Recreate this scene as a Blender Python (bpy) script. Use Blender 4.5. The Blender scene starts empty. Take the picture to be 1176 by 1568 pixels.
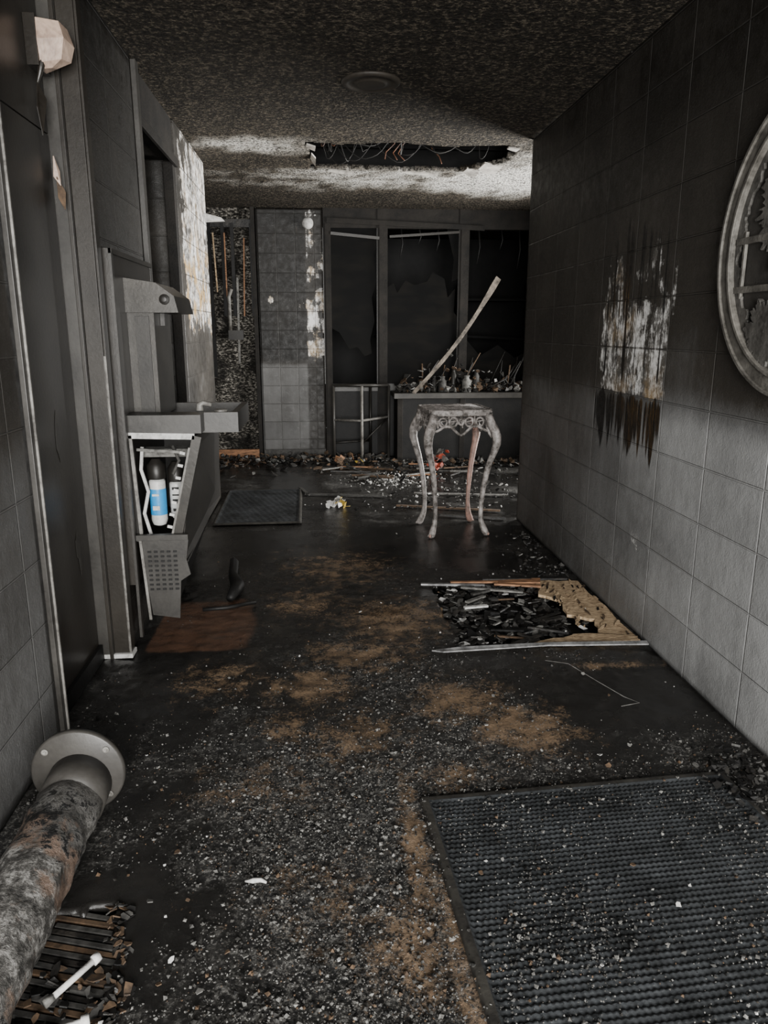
import bpy, math, random
from mathutils import Vector, Matrix, Euler, noise
R = random.Random(11)
sc = bpy.context.scene
COL = sc.collection

# ------------------------------------------------------------ helpers
def sm(x, a, b):
    t = max(0.0, min(1.0, (x - a) / (b - a))) if a != b else 0
    return t * t * (3 - 2 * t)
def nz(x, y, z, s=1.0):
    return noise.noise(Vector((x * s, y * s, z * s)))
def fb(x, y, z, s=1.0, o=4):
    return noise.fractal(Vector((x * s, y * s, z * s)), 0.8, 2.0, o)
def blob(x, y, cx, cy, rx, ry):
    d = ((x - cx) / rx) ** 2 + ((y - cy) / ry) ** 2
    return math.exp(-d)

class MB:
    def __init__(s):
        s.v = []; s.f = []; s.mi = []; s.sm = []; s.mats = []
    def m(s, mat):
        if mat not in s.mats: s.mats.append(mat)
        return s.mats.index(mat)
    def add(s, verts, faces, mat, smooth=False):
        o = len(s.v); k = s.m(mat)
        s.v.extend([tuple(v) for v in verts])
        for f in faces:
            s.f.append([i + o for i in f]); s.mi.append(k); s.sm.append(smooth)
    def box(s, c, d, mat, rot=None):
        hx, hy, hz = d[0] / 2, d[1] / 2, d[2] / 2
        vs = [Vector((x, y, z)) for x in (-hx, hx) for y in (-hy, hy) for z in (-hz, hz)]
        if rot is not None:
            M = Euler([math.radians(a) for a in rot]).to_matrix()
            vs = [M @ v for v in vs]
        c = Vector(c); vs = [v + c for v in vs]
        s.add(vs, [(0, 1, 3, 2), (4, 6, 7, 5), (0, 4, 5, 1), (2, 3, 7, 6), (0, 2, 6, 4), (1, 5, 7, 3)], mat)
    def bx(s, x0, x1, y0, y1, z0, z1, mat):
        s.box(((x0 + x1) / 2, (y0 + y1) / 2, (z0 + z1) / 2), (x1 - x0, y1 - y0, z1 - z0), mat)
    def tube(s, pts, rad, mat, seg=10, jit=0.0):
        pts = [Vector(p) for p in pts]; n = len(pts)
        if not isinstance(rad, (list, tuple)): rad = [rad] * n
        t0 = (pts[1] - pts[0]).normalized()
        ref = Vector((0, 0, 1)) if abs(t0.z) < 0.9 else Vector((1, 0, 0))
        a = t0.cross(ref).normalized(); vs = []
        for i, p in enumerate(pts):
            t = (pts[min(i + 1, n - 1)] - pts[max(i - 1, 0)]).normalized()
            a = (a - t * a.dot(t)).normalized(); b = t.cross(a)
            for j in range(seg):
                th = 2 * math.pi * j / seg
                r = rad[i]
                d = a * math.cos(th) + b * math.sin(th)
                if jit:
                    q = p + d * r
                    r += jit * fb(q.x, q.y, q.z, 16, 3)
                vs.append(p + d * r)
        fs = []
        for i in range(n - 1):
            for j in range(seg):
                k = (j + 1) % seg
                fs.append((i * seg + j, i * seg + k, (i + 1) * seg + k, (i + 1) * seg + j))
        fs.append(tuple(range(seg - 1, -1, -1))); fs.append(tuple((n - 1) * seg + j for j in range(seg)))
        s.add(vs, fs, mat, True)
    def prism(s, pts, off, mat):
        n = len(pts); off = Vector(off); P = [Vector(p) for p in pts]
        vs = P + [p + off for p in P]
        fs = [tuple(range(n)), tuple(range(2 * n - 1, n - 1, -1))]
        for i in range(n):
            k = (i + 1) % n
            fs.append((i, k, n + k, n + i))
        s.add(vs, fs, mat)
    def lathe(s, prof, mat, M=Matrix(), seg=24, closed=False):
        vs = []; n = len(prof)
        for (r, z) in prof:
            for j in range(seg):
                th = 2 * math.pi * j / seg
                vs.append(M @ Vector((r * math.cos(th), r * math.sin(th), z)))
        fs = []
        for i in range(n if closed else n - 1):
            i2 = (i + 1) % n
            for j in range(seg):
                k = (j + 1) % seg
                fs.append((i * seg + j, i * seg + k, i2 * seg + k, i2 * seg + j))
        if not closed:
            fs.append(tuple(range(seg - 1, -1, -1))); fs.append(tuple((n - 1) * seg + j for j in range(seg)))
        s.add(vs, fs, mat, True)
    def annulus(s, M, ro, ri, th, mat, seg=96):
        vs = []
        for j in range(seg):
            t = 2 * math.pi * j / seg
            o = ro(t) if callable(ro) else ro; i_ = ri(t) if callable(ri) else ri
            c, d = math.cos(t), math.sin(t)
            for (r, z) in ((i_, 0), (o, 0), (o, th), (i_, th)):
                vs.append(M @ Vector((r * c, r * d, z)))
        fs = []
        for j in range(seg):
            k = (j + 1) % seg
            for q in range(4):
                q2 = (q + 1) % 4
                fs.append((j * 4 + q, j * 4 + q2, k * 4 + q2, k * 4 + q))
        s.add(vs, fs, mat)
    def flake(s, c, r, th, mat, tilt=0.3, asp=1.0, yaw=None):
        n = R.randint(4, 7); yaw = R.uniform(0, 6.28) if yaw is None else yaw
        M = Euler((R.gauss(0, tilt), R.gauss(0, tilt), yaw)).to_matrix(); c = Vector(c)
        pts = []
        for i in range(n):
            a = 2 * math.pi * (i + R.uniform(-.3, .3)) / n; q = r * R.uniform(.6, 1.15)
            pts.append(c + M @ Vector((math.cos(a) * q * asp, math.sin(a) * q / asp, 0)))
        s.prism(pts, M @ Vector((0, 0, th)), mat)
    def chunk(s, c, r, mat, flat=0.7):
        c = Vector(c); M = Euler((R.uniform(0, 6), R.uniform(0, 6), R.uniform(0, 6))).to_matrix()
        vs = []
        for d in ((1, 0, 0), (-1, 0, 0), (0, 1, 0), (0, -1, 0), (0, 0, 1), (0, 0, -1)):
            v = M @ (Vector(d) * r * R.uniform(.55, 1.2)); v.z *= flat
            vs.append(c + v)
        s.add(vs, [(0, 2, 4), (2, 1, 4), (1, 3, 4), (3, 0, 4), (2, 0, 5), (1, 2, 5), (3, 1, 5), (0, 3, 5)], mat)
    def build(s, name, bevel=0.0, recalc=True, origin=True):
        o = Vector((0, 0, 0))
        if origin and s.v:
            xs = [v[0] for v in s.v]; ys = [v[1] for v in s.v]; zs = [v[2] for v in s.v]
            o = Vector(((min(xs) + max(xs)) / 2, (min(ys) + max(ys)) / 2, min(zs)))
        me = bpy.data.meshes.new(name)
        me.from_pydata([(v[0] - o.x, v[1] - o.y, v[2] - o.z) for v in s.v], [], s.f)
        for m in s.mats: me.materials.append(m)
        me.polygons.foreach_set("material_index", s.mi)
        me.polygons.foreach_set("use_smooth", s.sm)
        if recalc:
            import bmesh
            bm = bmesh.new(); bm.from_mesh(me); bmesh.ops.recalc_face_normals(bm, faces=bm.faces); bm.to_mesh(me); bm.free()
        me.update()
        ob = bpy.data.objects.new(name, me); ob.location = o; COL.objects.link(ob)
        if bevel:
            b = ob.modifiers.new("bev", 'BEVEL'); b.width = bevel; b.segments = 2; b.limit_method = 'ANGLE'; b.angle_limit = 0.7
        return ob

def lin(a, b, st):
    n = max(1, int(round((b - a) / st))); return [a + (b - a) * i / n for i in range(n + 1)]

def grid(name, us, vs, P, mask, mat, keep=None, thick=0.1, flip=False, smooth=True):
    nu, nv = len(us), len(vs)
    verts = []; cols = []
    for v in vs:
        for u in us:
            verts.append(P(u, v)); cols.extend(mask(u, v))
    faces = []
    for j in range(nv - 1):
        for i in range(nu - 1):
            if keep and not keep((us[i] + us[i + 1]) / 2, (vs[j] + vs[j + 1]) / 2): continue
            f = (j * nu + i, j * nu + i + 1, (j + 1) * nu + i + 1, (j + 1) * nu + i)
            faces.append(f[::-1] if flip else f)
    me = bpy.data.meshes.new(name); me.from_pydata(verts, [], faces)
    at = me.attributes.new("m", 'FLOAT_COLOR', 'POINT'); at.data.foreach_set("color", cols)
    me.materials.append(mat)
    if smooth: me.polygons.foreach_set("use_smooth", [True] * len(faces))
    me.update()
    ob = bpy.data.objects.new(name, me); COL.objects.link(ob)
    if thick:
        so = ob.modifiers.new("sol", 'SOLIDIFY'); so.thickness = thick; so.offset = -1
    return ob

# ------------------------------------------------------------ materials
class N:
    def __init__(s, name):
        s.mat = bpy.data.materials.new(name); s.mat.use_nodes = True
        s.nt = s.mat.node_tree; s.nt.nodes.clear()
        s.out = s.nt.nodes.new('ShaderNodeOutputMaterial')
        s.b = s.nt.nodes.new('ShaderNodeBsdfPrincipled')
        s.nt.links.new(s.b.outputs[0], s.out.inputs[0])
        s.tc = s.nt.nodes.new('ShaderNodeTexCoord').outputs['Object']
    def set(s, node, k, v):
        i = node.inputs[k]
        if isinstance(v, bpy.types.NodeSocket): s.nt.links.new(v, i)
        elif isinstance(v, (tuple, list)) and len(v) == 3 and i.type == 'RGBA': i.default_value = (*v, 1)
        else: i.default_value = v
    def noise(s, scale, detail=4, rough=.55, vec=None, dist=0):
        n = s.nt.nodes.new('ShaderNodeTexNoise'); s.set(n, 'Vector', vec or s.tc)
        s.set(n, 'Scale', scale); s.set(n, 'Detail', detail); s.set(n, 'Roughness', rough); s.set(n, 'Distortion', dist)
        return n.outputs['Fac']
    def voro(s, scale, vec=None, out='Distance', feat='F1'):
        n = s.nt.nodes.new('ShaderNodeTexVoronoi'); n.feature = feat
        s.set(n, 'Vector', vec or s.tc); s.set(n, 'Scale', scale); return n.outputs[out]
    def ramp(s, fac, stops):
        n = s.nt.nodes.new('ShaderNodeValToRGB'); s.set(n, 0, fac); cr = n.color_ramp
        while len(cr.elements) < len(stops): cr.elements.new(.5)
        for e, (p, c) in zip(cr.elements, stops):
            e.position = p; e.color = (c, c, c, 1) if isinstance(c, (int, float)) else (*c, 1)
        return n.outputs[0]
    def mix(s, f, a, b, mode='MIX'):
        n = s.nt.nodes.new('ShaderNodeMix'); n.data_type = 'RGBA'; n.blend_type = mode
        for k, v in ((0, f), (6, a), (7, b)):
            if isinstance(v, bpy.types.NodeSocket): s.nt.links.new(v, n.inputs[k])
            else: n.inputs[k].default_value = (*v, 1) if isinstance(v, (tuple, list)) else v
        return n.outputs[2]
    def math(s, op, a, b=0.0, c=None):
        n = s.nt.nodes.new('ShaderNodeMath'); n.operation = op; n.use_clamp = False
        s.set(n, 0, a); s.set(n, 1, b)
        if c is not None: s.set(n, 2, c)
        return n.outputs[0]
    def bump(s, h, st=.5, dist=.01, nrm=None):
        n = s.nt.nodes.new('ShaderNodeBump'); s.set(n, 'Height', h); s.set(n, 'Strength', st); s.set(n, 'Distance', dist)
        if nrm: s.set(n, 'Normal', nrm)
        return n.outputs[0]
    def mapv(s, scale=(1, 1, 1), loc=(0, 0, 0), vec=None):
        n = s.nt.nodes.new('ShaderNodeMapping'); s.set(n, 'Vector', vec or s.tc)
        n.inputs['Scale'].default_value = scale; n.inputs['Location'].default_value = loc
        return n.outputs[0]
    def masks(s):
        a = s.nt.nodes.new('ShaderNodeAttribute'); a.attribute_name = "m"
        p = s.nt.nodes.new('ShaderNodeSeparateColor'); s.nt.links.new(a.outputs['Color'], p.inputs[0])
        return p.outputs[0], p.outputs[1], p.outputs[2], a.outputs['Alpha']
    def fin(s, col, rough=.7, nrm=None, metal=0.0, spec=.5):
        s.set(s.b, 'Base Color', col); s.set(s.b, 'Roughness', rough); s.set(s.b, 'Metallic', metal)
        s.set(s.b, 'Specular IOR Level', spec)
        if nrm: s.set(s.b, 'Normal', nrm)
        return s.mat

def sooty(name, base, soot=(.015, .014, .013), amt=.5, rough=.6, metal=0.0, scale=9, bump=.25, fine=70, stretch=(1, 1, 1), spec=.4):
    n = N(name); v = n.mapv(stretch)
    a = n.noise(scale, 6, .65, v); b = n.noise(fine, 3, .6, v)
    f = n.ramp(n.math('ADD', n.math('MULTIPLY', a, .75), n.math('MULTIPLY', b, .25)), [(max(0, amt - .13), 1.0), (min(1, amt + .13), 0.0)])
    c = n.mix(f, base, soot)
    c = n.mix(n.math('MULTIPLY', b, .5), c, n.mix(.6, c, soot))
    return n.fin(c, rough, n.bump(n.math('ADD', a, b), bump, .004), metal, spec)

def block_mat(name, axis, ysh=0.0, bw=.4, rh=.22, wst=.6, dark=1.0, wdark=.44):
    n = N(name); r, g, b, al = n.masks()
    sep = n.nt.nodes.new('ShaderNodeSeparateXYZ'); n.nt.links.new(n.tc, sep.inputs[0])
    cb = n.nt.nodes.new('ShaderNodeCombineXYZ')
    n.set(cb, 0, n.math('ADD', sep.outputs[1 if axis == 'Y' else 0], ysh)); n.set(cb, 1, sep.outputs[2])
    bt = n.nt.nodes.new('ShaderNodeTexBrick'); n.nt.links.new(cb.outputs[0], bt.inputs['Vector'])
    bt.offset = 0.0; bt.squash = 1.0
    for k, v in (('Scale', 1.0), ('Mortar Size', .005), ('Mortar Smooth', .7), ('Brick Width', bw), ('Row Height', rh), ('Bias', 0.0)):
        bt.inputs[k].default_value = v
    bt.inputs['Color1'].default_value = (.82, .82, .82, 1); bt.inputs['Color2'].default_value = (1.12, 1.12, 1.12, 1)
    bt.inputs['Mortar'].default_value = (1, 1, 1, 1)
    mort = bt.outputs['Fac']
    big = n.noise(2.2, 5, .6); fine = n.noise(130, 3, .7); mid = n.noise(18, 5, .7)
    vrun = n.mapv((16, 16, 1.1)); run = n.noise(1.0, 4, .6, vrun)
    rr = n.math('ADD', n.math('ADD', r, n.math('MULTIPLY', n.math('SUBTRACT', big, .5), .36)), n.math('MULTIPLY', n.math('SUBTRACT', mid, .5), .16))
    rr = n.math('ADD', rr, n.math('MULTIPLY', n.math('SUBTRACT', run, .5), .18))
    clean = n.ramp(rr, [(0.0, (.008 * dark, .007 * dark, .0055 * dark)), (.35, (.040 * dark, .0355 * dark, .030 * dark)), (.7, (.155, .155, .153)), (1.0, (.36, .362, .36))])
    col = n.mix(1.0, clean, bt.outputs['Color'], 'MULTIPLY')
    col = n.mix(n.math('MULTIPLY', mort, .18), col, n.mix(.3, clean, (.32, .31, .29)))
    sp = n.ramp(fine, [(.64, 0.0), (.72, 1.0)])
    col = n.mix(n.math('MULTIPLY', sp, .18), col, (.3, .28, .25))
    vs = n.mapv((9, 9, 2.2)); st = n.noise(1.0, 6, .75, vs, .5); pt = n.noise(9, 6, .75)
    w = n.math('ADD', n.math('MULTIPLY', st, wst), n.math('MULTIPLY', pt, 1 - wst))
    w = n.math('ADD', w, n.math('MULTIPLY', n.math('SUBTRACT', b, 1.0), .38))
    w = n.math('ADD', w, n.math('MULTIPLY', mort, -.04))
    wf = n.ramp(w, [(.40, 0.0), (.46, 1.0)])
    wf = n.math('MULTIPLY', wf, n.math('GREATER_THAN', b, .02))
    wn = n.math('ADD', n.math('MULTIPLY', n.noise(14, 4, .6, vs), .2), n.math('MULTIPLY', n.noise(22, 5, .75), .4))
    vw2 = n.mapv((22, 22, 3.0)); wn = n.math('ADD', wn, n.math('MULTIPLY', n.noise(1.0, 4, .7, vw2), .4))
    wn = n.math('ADD', wn, n.math('MULTIPLY', mort, .05))
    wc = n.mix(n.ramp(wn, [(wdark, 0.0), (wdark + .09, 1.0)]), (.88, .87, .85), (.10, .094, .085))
    wc = n.mix(n.math('MULTIPLY', g, n.ramp(n.noise(7, 4, .6), [(.45, 0.0), (.6, 1.0)])), wc, (.42, .28, .12))
    col = n.mix(wf, col, wc)
    vd = n.mapv((26, 26, .9)); dn = n.noise(1.0, 3, .6, vd)
    dd = n.math('ADD', dn, n.math('MULTIPLY', n.math('SUBTRACT', al, 1.0), .5))
    df = n.ramp(dd, [(.38, 0.0), (.44, 1.0)])
    dc = n.mix(n.math('MULTIPLY', g, n.ramp(n.noise(11, 3, .6, vd), [(.5, 0.0), (.6, 1.0)])), (.004, .0038, .0035), (.14, .075, .02))
    col = n.mix(n.math('MULTIPLY', df, n.math('GREATER_THAN', al, .02)), col, dc)
    h = n.math('ADD', n.math('SUBTRACT', n.math('MULTIPLY', fine, .3), mort), n.math('MULTIPLY', mid, .5))
    nr = n.bump(h, .8, .006)
    return n.fin(col, n.ramp(mid, [(.35, .38), (.65, .62)]), nr, 0, .35)

def ceil_mat():
    n = N("popcorn_ceiling"); r, g, b, al = n.masks()
    f1 = n.noise(48, 4, .7); v1 = n.voro(60); big = n.noise(3, 5, .6)
    rr = n.math('ADD', r, n.math('MULTIPLY', n.math('SUBTRACT', big, .5), .38))
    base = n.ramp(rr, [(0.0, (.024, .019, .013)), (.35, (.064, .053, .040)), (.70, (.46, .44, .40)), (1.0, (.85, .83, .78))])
    sp = n.ramp(f1, [(.54, 0.0), (.61, 1.0)])
    col = n.mix(n.math('MULTIPLY', sp, .64), base, n.mix(.4, base, (.50, .42, .31)))
    dk = n.ramp(f1, [(.41, 1.0), (.51, 0.0)])
    col = n.mix(n.math('MULTIPLY', dk, .92), col, (.007, .0055, .004))
    h = n.math('SUBTRACT', n.math('MULTIPLY', f1, 1.5), n.math('MULTIPLY', v1, .5))
    return n.fin(col, .8, n.bump(h, 1.0, .035), 0, .2)

def floor_mat():
    n = N("burnt_floor"); r, g, b, al = n.masks()
    f1 = n.noise(120, 5, .75); f2 = n.noise(38, 6, .7); big = n.noise(4, 5, .6); vb2 = n.noise(14, 6, .7)
    base = n.mix(big, (.004, .004, .0042), (.022, .0205, .0185))
    gr = n.ramp(n.math('ADD', f1, n.math('MULTIPLY', n.math('SUBTRACT', f2, .5), .7)), [(.42, (.006, .006, .006)), (.52, (.036, .034, .031)), (.60, (.14, .136, .125)), (.72, (.38, .37, .35))])
    col = n.mix(n.ramp(n.math('MULTIPLY', r, n.math('ADD', vb2, .3)), [(.22, 0.0), (.75, .95)]), base, gr)
    vb = n.mapv((20, 50, 20)); w = n.noise(1.0, 5, .7, vb); patch = n.noise(11, 7, .78)
    br = n.mix(w, (.055, .036, .022), (.37, .25, .15))
    bf = n.ramp(n.math('ADD', n.math('ADD', n.math('MULTIPLY', patch, .6), n.math('MULTIPLY', f1, .4)), n.math('MULTIPLY', n.math('SUBTRACT', g, 1.0), .22)), [(.40, 0.0), (.51, .92)])
    col = n.mix(n.math('MULTIPLY', bf, n.math('GREATER_THAN', g, .05)), col, br)
    rb = n.mix(n.noise(13, 5, .7), (.025, .013, .009), (.16, .085, .052))
    col = n.mix(n.ramp(n.math('MULTIPLY', b, n.math('ADD', patch, .5)), [(.3, 0.0), (.6, .85)]), col, rb)
    rough = n.ramp(n.math('ADD', n.math('MULTIPLY', r, .5), n.math('MULTIPLY', vb2, .5)), [(.28, .17), (.42, .36), (.65, .75)])
    h = n.math('ADD', f1, n.math('MULTIPLY', f2, 1.2))
    return n.fin(col, rough, n.bump(h, n.math('ADD', n.math('MULTIPLY', r, .6), .14), .008), 0, .5)

M_block_x = block_mat("sooty_block_side", 'Y', -2.7 + 4.0, wst=.5)
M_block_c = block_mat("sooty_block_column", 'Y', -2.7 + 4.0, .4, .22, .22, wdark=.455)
M_block_y = block_mat("sooty_block_back", 'X', 4.04, .2, .2, .4, .6, wdark=.47)
M_ceil = ceil_mat(); M_floor = floor_mat()
M_black = sooty("char_black", (.014, .013, .012), (.005, .005, .005), amt=.55, rough=.55, spec=.25)
M_lob = sooty("dark_lobby_paint", (.021, .018, .015), (.006, .0055, .005), amt=.5, rough=.65, scale=6, bump=.5, spec=.2)  # darker, duller version of smoked_paint, used mainly around the lobby
M_char = sooty("charred_wood", (.045, .04, .034), (.006, .006, .006), amt=.55, rough=.5, scale=14, bump=.7)
M_greyp = sooty("sooty_grey_paint", (.052, .049, .044), (.016, .0145, .0125), amt=.49, rough=.42, scale=5, bump=.1)
M_dkp = sooty("smoked_paint", (.027, .0235, .019), (.011, .009, .007), amt=.5, rough=.36, scale=4, bump=.12)
M_edge = sooty("pale_trim_edge", (.26, .25, .23), (.045, .041, .036), amt=.50, rough=.5, scale=10, bump=.2)
M_steel = sooty("smoked_steel", (.046, .042, .036), (.016, .0145, .012), amt=.5, rough=.36, metal=.2, scale=6, bump=.12)
M_steel_d = sooty("dark_smoked_steel", (.022, .020, .017), (.009, .008, .007), amt=.5, rough=.42, metal=.2, scale=7, bump=.12)
M_white = sooty("ash_white", (.62, .61, .59), (.10, .10, .095), amt=.40, rough=.7, scale=25, bump=.4)
M_ash = sooty("ash_grey", (.22, .215, .20), (.045, .043, .04), amt=.48, rough=.85, scale=30, bump=.4)
M_dash = sooty("ash_dark", (.070, .067, .062), (.014, .014, .013), amt=.48, rough=.7, scale=30)
M_brown = sooty("scorched_brown", (.13, .08, .045), (.025, .017, .011), amt=.5, rough=.8, scale=30)
M_orange = sooty("raw_orange_wood", (.40, .20, .10), (.07, .037, .02), amt=.48, rough=.7, scale=18, stretch=(1, 4, 4))
M_ply = sooty("splintered_plywood", (.66, .50, .32), (.14, .085, .042), amt=.49, rough=.75, scale=34, bump=1.0, stretch=(1, 3, 1))
M_metal = sooty("galvanised_strip", (.42, .42, .42), (.07, .07, .07), amt=.48, rough=.4, metal=.5, scale=12)
M_table = sooty("scorched_white_metal", (.44, .405, .385), (.055, .048, .042), amt=.535, rough=.5, scale=22, bump=.5)
M_pink = sooty("exposed_pinkish_metal", (.38, .22, .18), (.09, .068, .055), amt=.49, rough=.55, scale=18)
M_blue = sooty("blue_label", (.02, .27, .60), (.04, .09, .15), amt=.36, rough=.4, scale=16)
M_filter = sooty("filter_plastic", (.60, .60, .58), (.15, .15, .14), amt=.40, rough=.4, scale=12)
M_red = sooty("red_paint", (.42, .06, .03), (.06, .02, .012), amt=.48, rough=.5, scale=20)
M_yellow = sooty("yellow_plastic", (.55, .38, .06), (.10, .07, .02), amt=.46, rough=.5, scale=22)
M_ring = sooty("smoked_resin_ring", (.17, .16, .142), (.038, .035, .030), amt=.50, rough=.55, scale=14, bump=.4)
M_relief2 = sooty("smoked_relief_motif", (.12, .114, .104), (.03, .028, .025), amt=.50, rough=.6, scale=14, bump=.5)
M_relief = sooty("smoked_relief_panel", (.040, .037, .033), (.014, .013, .0115), amt=.49, rough=.55, scale=10, bump=.4)
M_rubber = sooty("ribbed_rubber", (.050, .054, .058), (.012, .013, .0135), amt=.5, rough=.40, scale=6, fine=120, bump=.35)
M_rubber_e = sooty("rubber_border", (.05, .047, .04), (.012, .011, .01), amt=.5, rough=.6, scale=10)
M_melt = sooty("melted_plastic", (.50, .37, .29), (.16, .11, .085), amt=.42, rough=.45, scale=9, bump=.3)
M_cable = sooty("cable_black", (.014, .013, .012), amt=.5, rough=.6, spec=.2)
M_cable_o = sooty("cable_copper", (.26, .10, .045), (.02, .015, .012), amt=.48, rough=.5, scale=20)
M_drywall = sooty("torn_drywall", (.60, .57, .52), (.12, .11, .1), amt=.42, rough=.85, scale=12, bump=.6)
def glass_mat():
    n = N("smoked_glass_painted_smear"); v = n.mapv((1.2, 1, 3.5)); s2 = n.noise(1.6, 5, .6, v); f = n.noise(45, 3, .7)
    sep = n.nt.nodes.new('ShaderNodeSeparateXYZ'); n.nt.links.new(n.tc, sep.inputs[0])
    low = n.ramp(n.math('ADD', sep.outputs[2], n.math('MULTIPLY', s2, .3)), [(.55, 1.0), (1.25, 0.0)])
    c = n.mix(n.ramp(s2, [(.45, 0.0), (.75, 1.0)]), (.003, .003, .003), (.009, .008, .0065))  # reflection smear painted into the glass colour as a lighter streak
    c = n.mix(n.math('MULTIPLY', low, .5), c, (.035, .014, .008))
    c = n.mix(n.math('MULTIPLY', n.ramp(f, [(.66, 0.0), (.7, 1.0)]), n.math('MULTIPLY', low, .3)), c, (.30, .2, .12))
    return n.fin(c, .5, None, 0, .05)
M_glass = glass_mat()
def scorched_pipe():
    n = N("scorched_pipe_paint"); a = n.noise(5, 6, .7); b = n.noise(30, 6, .8); c0 = n.noise(2.4, 4, .6)
    sep = n.nt.nodes.new('ShaderNodeSeparateXYZ'); n.nt.links.new(n.tc, sep.inputs[0])
    c = n.ramp(b, [(.38, (.025, .024, .022)), (.49, (.08, .076, .07)), (.64, (.36, .35, .33))])
    c = n.mix(n.ramp(a, [(.55, 0.0), (.62, .7)]), c, n.mix(b, (.05, .035, .025), (.34, .22, .155)))
    c = n.mix(n.ramp(n.math('ADD', n.math('MULTIPLY', b, .5), n.math('MULTIPLY', c0, .5)), [(.56, 0.0), (.59, 1.0)]), c, (.008, .008, .008))
    c = n.mix(n.ramp(n.math('ADD', sep.outputs[1], n.math('MULTIPLY', a, .16)), [(.50, 0.0), (.58, .88)]), c, (.042, .039, .035))
    return n.fin(c, .5, n.bump(b, 1.0, .012), 0, .4)
M_pipe = scorched_pipe()
def lath_mat():
    n = N("exposed_scratch_plaster"); v = n.mapv((30, 30, 60)); a = n.noise(1.0, 5, .8, v); b = n.noise(3.2, 5, .6)
    c = n.ramp(a, [(.42, (.007, .0068, .006)), (.52, (.06, .055, .046)), (.61, (.46, .43, .38))])
    c = n.mix(n.ramp(b, [(.47, 0.0), (.6, .9)]), c, (.010, .009, .008))
    return n.fin(c, .8, n.bump(a, 1.0, .02), 0, .2)
M_lath = lath_mat()

# ------------------------------------------------------------ room shell
H = 2.656
def in_hole(x, y):
    e = .05 * nz(x, y, 3, 5) + .02 * nz(x, y, 9, 22)
    return (.60 + e < x < 1.44) and (3.06 + e * .4 < y < 3.93 + e)
def in_hole2(x, y):
    e = .03 * nz(x, y, 1, 9) + .015 * nz(x, y, 5, 30)
    return (-.70 + e < x < -.47 + e - .05 * sm(y, 1.25, 1.6)) and (1.15 < y < 1.62 + e)
browns = [(.70, 2.36, .24, .24, 1.05), (.52, 2.6, .26, .24, .95), (-.05, 2.76, .24, .18, 1.0), (.35, 3.45, .42, .4, .90), (.15, 3.05, .35, .25, .88), (.17, 1.42, .12, .2, 1.05),
          (.24, 1.75, .045, .5, 1.15), (.30, 1.3, .05, .5, 1.15), (-.2, 2.1, .3, .2, .68), (.1, 2.35, .25, .25, .80), (.1, 4.3, .5, .5, .76), (0, 1.6, .25, .25, .66), (-.45, 2.85, .24, .22, .8),
          (1.25, 2.85, .3, .05, .8), (.5, 7.6, 1.2, .4, .5), (-.1, 3.7, .3, .3, .82), (.4, 2.1, .2, .12, .8), (-.15, 2.45, .15, .2, .75)]
def floor_mask(x, y):
    n1 = fb(x, y, 0, 1.8); n2 = fb(x, y, 4, 6)
    r = .52 * sm(y, 3.4, 2.1) + .22 + .36 * n1 + .24 * n2
    r += .25 * blob(x, y, .15, 1.5, .45, .6) + .35 * blob(x, y, -.05, 1.95, .3, .3) + .2 * blob(x, y, .5, 3.4, .3, .5)
    r -= .6 * blob(x, y, 1.2, 2.5, .4, .35) + .7 * blob(x, y, -.48, 1.5, .22, .7) + .35 * blob(x, y, -.75, 2.7, .25, .8)
    if y > 4.0: r -= .22 * sm(y, 4, 4.5)
    if y > 5.2: r = max(r, .25 + .6 * n1)
    g = 0
    for (cx, cy, rx, ry, s) in browns:
        g = max(g, s * blob(x, y, cx, cy, rx, ry))
    b = sm(x, -.84, -.78) * sm(x, -.30 + .14 * n1, -.46) * sm(y, 3.10, 3.2) * sm(y, 3.88 + .1 * n2, 3.66)
    return (max(0, min(1, r)), min(1, g), b, 0)
ys = lin(-1.0, 1.0, .08)[:-1] + lin(1.0, 4.2, .014)[:-1] + lin(4.2, 8.4, .035)[:-1] + lin(8.4, 11.0, .2)
xs = lin(-1.8, -1.0, .1)[:-1] + lin(-1.0, 1.55, .014)[:-1] + lin(1.55, 3.7, .1)
def floorP(x, y):
    k = sm(y, .8, 1.1) * (1 - .7 * sm(y, 3.9, 4.4))
    z = -.004 + .006 * k * fb(x, y, 2, 9, 4) + .003 * k * nz(x, y, 7, 50)
    return (x, y, min(z, .004))
grid("floor", xs, ys, floorP, floor_mask, M_floor, keep=lambda x, y: not in_hole(x, y) and not in_hole2(x, y), thick=.03)
mb = MB(); mb.bx(-1.8, 3.7, -1, 11, -.12, -.055, M_black); mb.build("subfloor", origin=False)

def chole(x, y):
    e = .05 * nz(x, y, 3, 4) + .03 * nz(x, y, 8, 14)
    return (-.05 + e < x < 1.42 + e - .25 * sm(y, 6.0, 6.4)) and (5.58 + e < y < 6.42 + e * 1.5)
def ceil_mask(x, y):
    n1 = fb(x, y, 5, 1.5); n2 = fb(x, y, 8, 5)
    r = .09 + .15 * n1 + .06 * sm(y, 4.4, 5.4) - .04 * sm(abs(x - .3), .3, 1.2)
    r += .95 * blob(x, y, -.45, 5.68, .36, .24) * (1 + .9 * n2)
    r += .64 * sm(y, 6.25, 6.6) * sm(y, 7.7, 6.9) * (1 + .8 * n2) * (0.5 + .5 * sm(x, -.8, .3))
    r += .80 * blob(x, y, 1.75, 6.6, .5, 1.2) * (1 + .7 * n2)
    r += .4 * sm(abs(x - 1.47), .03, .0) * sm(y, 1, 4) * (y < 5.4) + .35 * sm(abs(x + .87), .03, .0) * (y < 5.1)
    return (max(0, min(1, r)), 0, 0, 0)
cys = lin(-1, 3, .1)[:-1] + lin(3, 7.0, .03)[:-1] + lin(7.0, 11, .1)
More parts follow.
